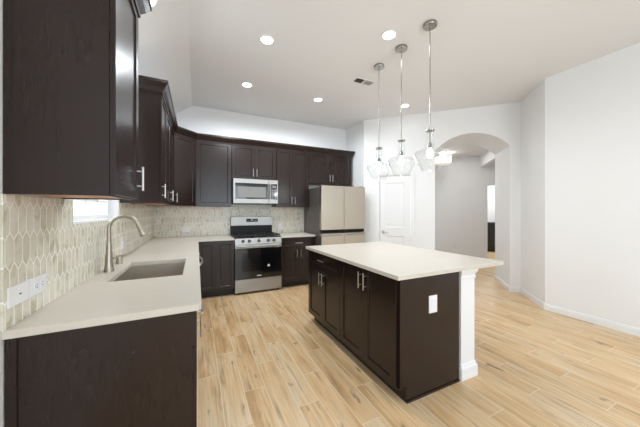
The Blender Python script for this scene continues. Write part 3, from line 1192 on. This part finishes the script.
# end panel of the near end with a toe notch, and base strip
t = thing('island_end_panel', 'plain espresso end panel of the island facing the viewer', 'panel', ((ICX + IBX) / 2, 1.362, 0))
hx = (IBX - ICX) / 2
b = B()
TN = 0.058
prof = [(-hx, 0.105), (-hx + TN, 0.105), (-hx + TN, 0), (hx, 0), (hx, TOP - 0.031), (-hx, TOP - 0.031)]
v0 = [b.verts.new((x_, -0.008, z_)) for x_, z_ in prof]
v1 = [b.verts.new((x_, 0.0085, z_)) for x_, z_ in prof]
b.faces.new(v0)
b.faces.new(v1)
for i in range(6):
    j = (i + 1) % 6
    b.faces.new((v0[i], v0[j], v1[j], v1[i]))
mk('panel', b, 'wood', t)
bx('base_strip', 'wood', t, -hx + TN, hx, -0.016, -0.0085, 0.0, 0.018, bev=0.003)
bx('corner_strip', 'wood', t, -hx - 0.0005, -hx + 0.012, -0.0125, -0.0085, 0.106, TOP - 0.032, bev=0.001)
bx('notch_strip', 'wood', t, -hx + 0.012, -hx + TN + 0.004, -0.0115, -0.0085, 0.106, 0.112, bev=0.001)
outlet('white outlet plate on the island end panel', at(1.568, 1.354, 0.652, 0), 0.082, 0.128, 'rocker')

# island back panel and post
b = B()
box(b, IBX + 0.002, IBX + 0.012, 1.535, 2.90, 0, TOP - 0.031)
tag(mk('island_back_panel', b, 'trim'), 'white panel closing the seating side of the island', 'panel')
t = thing('island_post', 'white square post with moulded cap and base under the island worktop', 'post', (1.966, 1.436, 0))
ps = 0.082
bx('shaft', 'trim', t, -ps, ps, -ps, ps, 0.0, TOP - 0.031, bev=0.003)
for i, (h0, h1, e) in enumerate(((0, 0.085, 0.016), (0.085, 0.10, 0.011), (0.10, 0.108, 0.006))):
    pass
b = B()


def collar(b_, prof):
    """square collar with stepped profile [(extra, z)...]"""
    rings = []
    for e, z_ in prof:
        s_ = ps + e
        rings.append([b_.verts.new((sx2 * s_, sy2 * s_, z_)) for sx2, sy2 in ((-1, -1), (1, -1), (1, 1), (-1, 1))])
    for a_, c_ in zip(rings, rings[1:]):
        for k2 in range(4):
            j2 = (k2 + 1) % 4
            b_.faces.new((a_[k2], a_[j2], c_[j2], c_[k2]))
    b_.faces.new(rings[0])
    b_.faces.new(rings[-1])


collar(b, [(0.016, 0), (0.016, 0.085), (0.012, 0.095), (0.008, 0.10), (0.006, 0.115), (0.0005, 0.122)])
mk('base', b, 'trim', t)
b = B()
zt_ = TOP - 0.0315
collar(b, [(0.0005, zt_ - 0.085), (0.006, zt_ - 0.082), (0.008, zt_ - 0.07), (0.003, zt_ - 0.062), (0.003, zt_ - 0.05), (0.010, zt_ - 0.040), (0.018, zt_ - 0.022), (0.02, zt_ - 0.015), (0.02, zt_)])
mk('capital', b, 'trim', t)
b = B()
box(b, IX, 2.36, IY0, IY1, zb, zt, 0.0025)
tag(mk('island_worktop', b, 'quartz'), 'large white quartz worktop of the island', 'countertop', 'white quartz worktops')

# ------------------------------------------------------------------ pantry door
b = B()
TM = (TD0 + TD1) / 2
dwid = TD1 - TD0 - 0.044
panel_door(b, -dwid / 2, dwid / 2, 0.020, 0.055, 0.008, DH - 0.026, [(-dwid / 2 + 0.105, dwid / 2 - 0.105, 0.20, 0.86), (-dwid / 2 + 0.105, dwid / 2 - 0.105, 1.02, 1.88)], depth=0.010, chamf=0.022)
dr_ = struct('door_1', b, 'door')
p_ = A(TM, 0)
dr_.matrix_world = at(p_.x, p_.y, 0, -PI / 4)
b = B()
lz = 0.93
cyl(b, (-dwid / 2 + 0.062, 0.020, lz), (-dwid / 2 + 0.062, 0.010, lz), 0.029, seg=24)
cyl(b, (-dwid / 2 + 0.062, 0.012, lz), (-dwid / 2 + 0.062, -0.035, lz), 0.009, seg=12)
tube(b, [(-dwid / 2 + 0.056, -0.035, lz), (-dwid / 2 + 0.09, -0.037, lz), (-dwid / 2 + 0.16, -0.035, lz - 0.004)], [0.0095, 0.0085, 0.007], 10)
mk('door_handle', b, 'nickel', dr_, smooth=True)
# jamb and casing
b = B()
for s in (-1, 1):
    xx = s * (TD1 - TD0) / 2
    box(b, min(xx, xx - s * 0.018), max(xx, xx - s * 0.018), 0.0, 0.12, 0, DH)
box(b, -(TD1 - TD0) / 2, (TD1 - TD0) / 2, 0, 0.12, DH - 0.018, DH)
hwd = (TD1 - TD0) / 2
for s in (-1, 1):
    box(b, *sorted((s * (hwd - 0.008), s * (hwd + 0.052))), -0.014, -0.0002, 0, DH + 0.0)
    box(b, *sorted((s * (hwd + 0.036), s * (hwd + 0.052))), -0.019, -0.014, 0, DH + 0.0)
box(b, -hwd - 0.052, hwd + 0.052, -0.014, -0.0002, DH, DH + 0.056)
box(b, -hwd - 0.052, hwd + 0.052, -0.019, -0.014, DH + 0.04, DH + 0.056)
tr_ = struct('trim_1', b, 'trim')
tr_.matrix_world = at(p_.x, p_.y, 0, -PI / 4)

# hall doorway casing and the washroom behind
b = B()
p2 = A((DT0 + DT1) / 2, HM)
hwd = (DT1 - DT0) / 2
for s in (-1, 1):
    box(b, *sorted((s * (hwd - 0.015), s * (hwd + 0.05))), -0.014, -0.0002, 0, 2.0)
    box(b, *sorted((s * hwd, s * (hwd - 0.015))), 0.0, 0.12, 0, 2.0)
box(b, -hwd - 0.05, hwd + 0.05, -0.014, -0.0002, 1.985, 2.05)
tr_ = struct('trim_2', b, 'trim')
tr_.matrix_world = at(p2.x, p2.y, 0, -PI / 4)
p3 = A(3.9, 5.195)
t = thing('washroom_vanity', 'black vanity cabinet seen through the far doorway beyond the arch', 'cabinet', (p3.x, p3.y, 0), -PI / 4)
bx('carcass', 'vanity', t, -0.70, 0.70, -0.50, 0, 0.09, 0.87)
bx('vanity_top', 'vanity', t, -0.71, 0.71, -0.52, 0, 0.87, 0.955)
for s in (-1, 1):
    o = bx('door', 'vanity', t, *sorted((s * 0.005, s * 0.69)), -0.52, -0.501, 0.10, 0.86)
bx('toe_kick', 'toe', t, -0.68, 0.68, -0.43, 0, 0, 0.09)
# open door of the washroom
o = thing('washroom_door', 'white door standing open inside the far doorway', 'door', tuple(A(DT0 + 0.02, HM + 0.125)), PI / 4 - math.radians(8))
bx('leaf', 'door', o, 0.01, 0.68, 0.0, 0.035, 0.01, 1.98)
b = B()
cyl(b, (0.60, 0.0, 1.0), (0.60, -0.05, 1.0), 0.010, seg=12)
tube(b, [(0.60, -0.05, 1.0), (0.55, -0.055, 1.0), (0.50, -0.05, 0.995)], 0.008, 8)
mk('door_handle', b, 'nickel', o, smooth=True)

# ------------------------------------------------------------------ recessed lights
def slope_z(x_):
    return ZC + (x_ - XCR) * (ZC - ZLOW) / (XCR - XW)


def downlight(label, x_, y_, slope=False, power=7):
    z_ = slope_z(x_) if slope else ZC
    t__ = thing('recessed_light', label, 'ceiling light', (x_, y_, z_), 0, 'recessed ceiling lights')
    if slope:
        t__.rotation_euler = (0, -math.atan2(ZC - ZLOW, XCR - XW), 0)
    b_ = B()
    lathe(b_, [(0.061, -0.001), (0.084, -0.001), (0.081, -0.005), (0.064, -0.008), (0.060, -0.004), (0.061, -0.001)], 36)
    mk('trim_ring', b_, 'trim', t__, smooth=True)
    b_ = B()
    lathe(b_, [(0, -0.0045), (0.0605, -0.0045), (0.0605, -0.0015), (0, -0.0015)], 32)
    mk('lens', b_, 'led', t__)
    l = bpy.data.lights.new('downlight', 'SPOT')
    l.energy = power
    l.spot_size = math.radians(174)
    l.spot_blend = 0.4
    l.shadow_soft_size = 0.07
    l.color = (0.88, 0.94, 1.0)
    lo = bpy.data.objects.new('downlight', l)
    COL.objects.link(lo)
    lo.parent = t__
    lo.location = (0, 0, -0.03)
    return t__


downlight('recessed ceiling light above the near end of the range aisle, left of the pendants', 0.663, 2.676, power=58)
downlight('recessed ceiling light closest to the nearest pendant canopy, above the island', 1.767, 2.064, power=7)
downlight('recessed ceiling light nearest the back wall on the left', 0.642, 3.748, power=78)
downlight('recessed ceiling light near the back wall in front of the refrigerator', 1.76, 3.757, power=62)
downlight('recessed ceiling light beyond the pendants, in front of the pantry door', 3.196, 3.33, power=2.5)
downlight('recessed light in the sloped ceiling strip above the sink, half hidden by the near cabinet', -0.335, 2.34, True, power=8)
# unseen lamps added behind the camera to brighten floor and ceiling
for x_, y_ in ((0.66, -0.35), (0.66, -1.9), (2.5, -0.5), (2.5, -2.0)):
    downlight('added recessed ceiling light behind the camera, brightening the room', x_, y_, power=18)

# ------------------------------------------------------------------ ceiling vent
t = thing('ceiling_vent', 'white two-way air vent in the ceiling between the lights', 'vent', (2.085, 2.96, ZC), 0)
b = B()
vx, vy = 0.155, 0.068
for s in (-1, 1):
    box(b, *sorted((s * vx, s * (vx - 0.018))), -vy, vy, -0.006, -0.0005)
    box(b, -vx + 0.018, vx - 0.018, *sorted((s * vy, s * (vy - 0.018))), -0.006, -0.0005)
box(b, -0.012, 0.012, -vy + 0.018, vy - 0.018, -0.006, -0.0005)
mk('frame', b, 'ceil', t)
bx('duct_shade', 'duct_shade', t, -vx + 0.02, -0.012, -vy + 0.018, vy - 0.018, -0.0015, -0.0005)  # dark sheet painting the shade behind the left louvers
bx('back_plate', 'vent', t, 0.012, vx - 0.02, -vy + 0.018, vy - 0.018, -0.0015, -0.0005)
for s in (-1, 1):
    for i in range(6):
        xx = s * (0.026 + i * 0.0195)
        b = B()
        box(b, -0.0065, 0.0065, -vy + 0.018, vy - 0.018, -0.0008, 0.0008)
        b.transform(Matrix.Translation((xx, 0, -0.0055)) @ Matrix.Rotation(s * -0.9, 4, 'Y'))
        mk('slat', b, 'vent' if s > 0 else 'dkgrey', t)  # left slats in darker grey: their shaded side is put into the colour


# ------------------------------------------------------------------ pendants
PLP = 3.9


def pendant(label, x_, y_):
    t__ = thing('pendant_light', label, 'pendant lamp', (x_, y_, ZC), 0, 'pendant lamps above the island')
    b_ = B()
    lathe(b_, [(0, 0), (0.063, 0), (0.064, -0.004), (0.064, -0.024), (0.060, -0.029), (0.012, -0.030), (0.009, -0.036), (0, -0.036)], 36)
    mk('canopy', b_, 'pnickel', t__, smooth=True)
    zc_ = 2.112 - ZC
    b_ = B()
    cyl(b_, (0, 0, -0.03), (0, 0, zc_ + 0.01), 0.0048, seg=10)
    mk('rod', b_, 'pnickel', t__, smooth=True)
    b_ = B()
    lathe(b_, [(0, 0.014), (0.012, 0.014), (0.014, 0.006), (0.040, 0.004), (0.041, -0.010), (0.036, -0.012), (0, -0.012)], 30, 0, 0, zc_)
    mk('cap', b_, 'pnickel', t__, smooth=True)
    b_ = B()
    cyl(b_, (0, 0, zc_ - 0.012), (0, 0, zc_ - 0.125), 0.0045, seg=10)
    lathe(b_, [(0, -0.120), (0.010, -0.120), (0.017, -0.135), (0.018, -0.175), (0, -0.175)], 20, 0, 0, zc_)
    so = mk('socket', b_, 'pnickel', t__, smooth=True)
    # clear glass shade: neck, wide shoulder, taper to a smaller open base
    outp = [(0.036, -0.008), (0.036, -0.03), (0.0355, -0.10), (0.037, -0.150), (0.045, -0.172), (0.075, -0.187), (0.115, -0.198), (0.140, -0.211),
            (0.149, -0.228), (0.147, -0.250), (0.137, -0.280), (0.120, -0.315), (0.100, -0.350), (0.086, -0.374), (0.078, -0.388)]
    inp = [(r_ - 0.003, z_) for r_, z_ in outp][::-1]
    b_ = B()
    lathe(b_, outp + inp + [outp[0]], 48, 0, 0, zc_)
    mk('glass_shade', b_, 'globe', t__, smooth=True)
    b_ = B()
    lathe(b_, [(0.012, -0.175), (0.014, -0.188), (0.022, -0.205), (0.0295, -0.226), (0.030, -0.240), (0.024, -0.258), (0.012, -0.267), (0, -0.269)], 24, 0, 0, zc_)
    mk('bulb', b_, 'bulb', so, smooth=True)
    l = bpy.data.lights.new('bulb_light', 'POINT')
    l.energy = PLP
    l.shadow_soft_size = 0.032
    l.color = (1, 0.985, 0.96)
    lo = bpy.data.objects.new('bulb_light', l)
    COL.objects.link(lo)
    lo.parent = so
    lo.location = (0, 0, zc_ - 0.310)
    return t__


pendant('clear glass pendant lamp nearest the viewer, rightmost and largest in view', 2.018, 1.774)
pendant('middle of the three clear glass pendant lamps above the island', 2.026, 2.166)
pendant('farthest clear glass pendant lamp, leftmost and hanging lowest in view', 2.030, 2.556)

# ------------------------------------------------------------------ hall light
p4 = A(1.62, 1.95)
t = thing('hall_ceiling_light', 'square cream flush light glowing in the hall beyond the arch', 'ceiling light', (p4.x, p4.y, HZ), -PI / 4)
bx('canopy', 'nickel', t, -0.08, 0.08, -0.08, 0.08, -0.09, -0.001)
bx('shade', 'hallglow', t, -0.18, 0.18, -0.18, 0.18, -0.25, -0.10, bev=0.01)
for nm, tt, mm, pw in (('hall_area_light', 1.75, 1.6, 11), ('hall_area_light', 3.6, 1.7, 3), ('washroom_fill', 3.4, 4.0, 36)):  # hall fixture's light, then added fill lights that have no fixture
    l = bpy.data.lights.new(nm, 'AREA')
    l.size = 0.5
    l.energy = pw
    l.color = (0.95, 0.97, 1.0)
    lo = bpy.data.objects.new(nm, l)
    COL.objects.link(lo)
    q_ = A(tt, mm)
    lo.location = (q_.x, q_.y, HZ - 0.03)
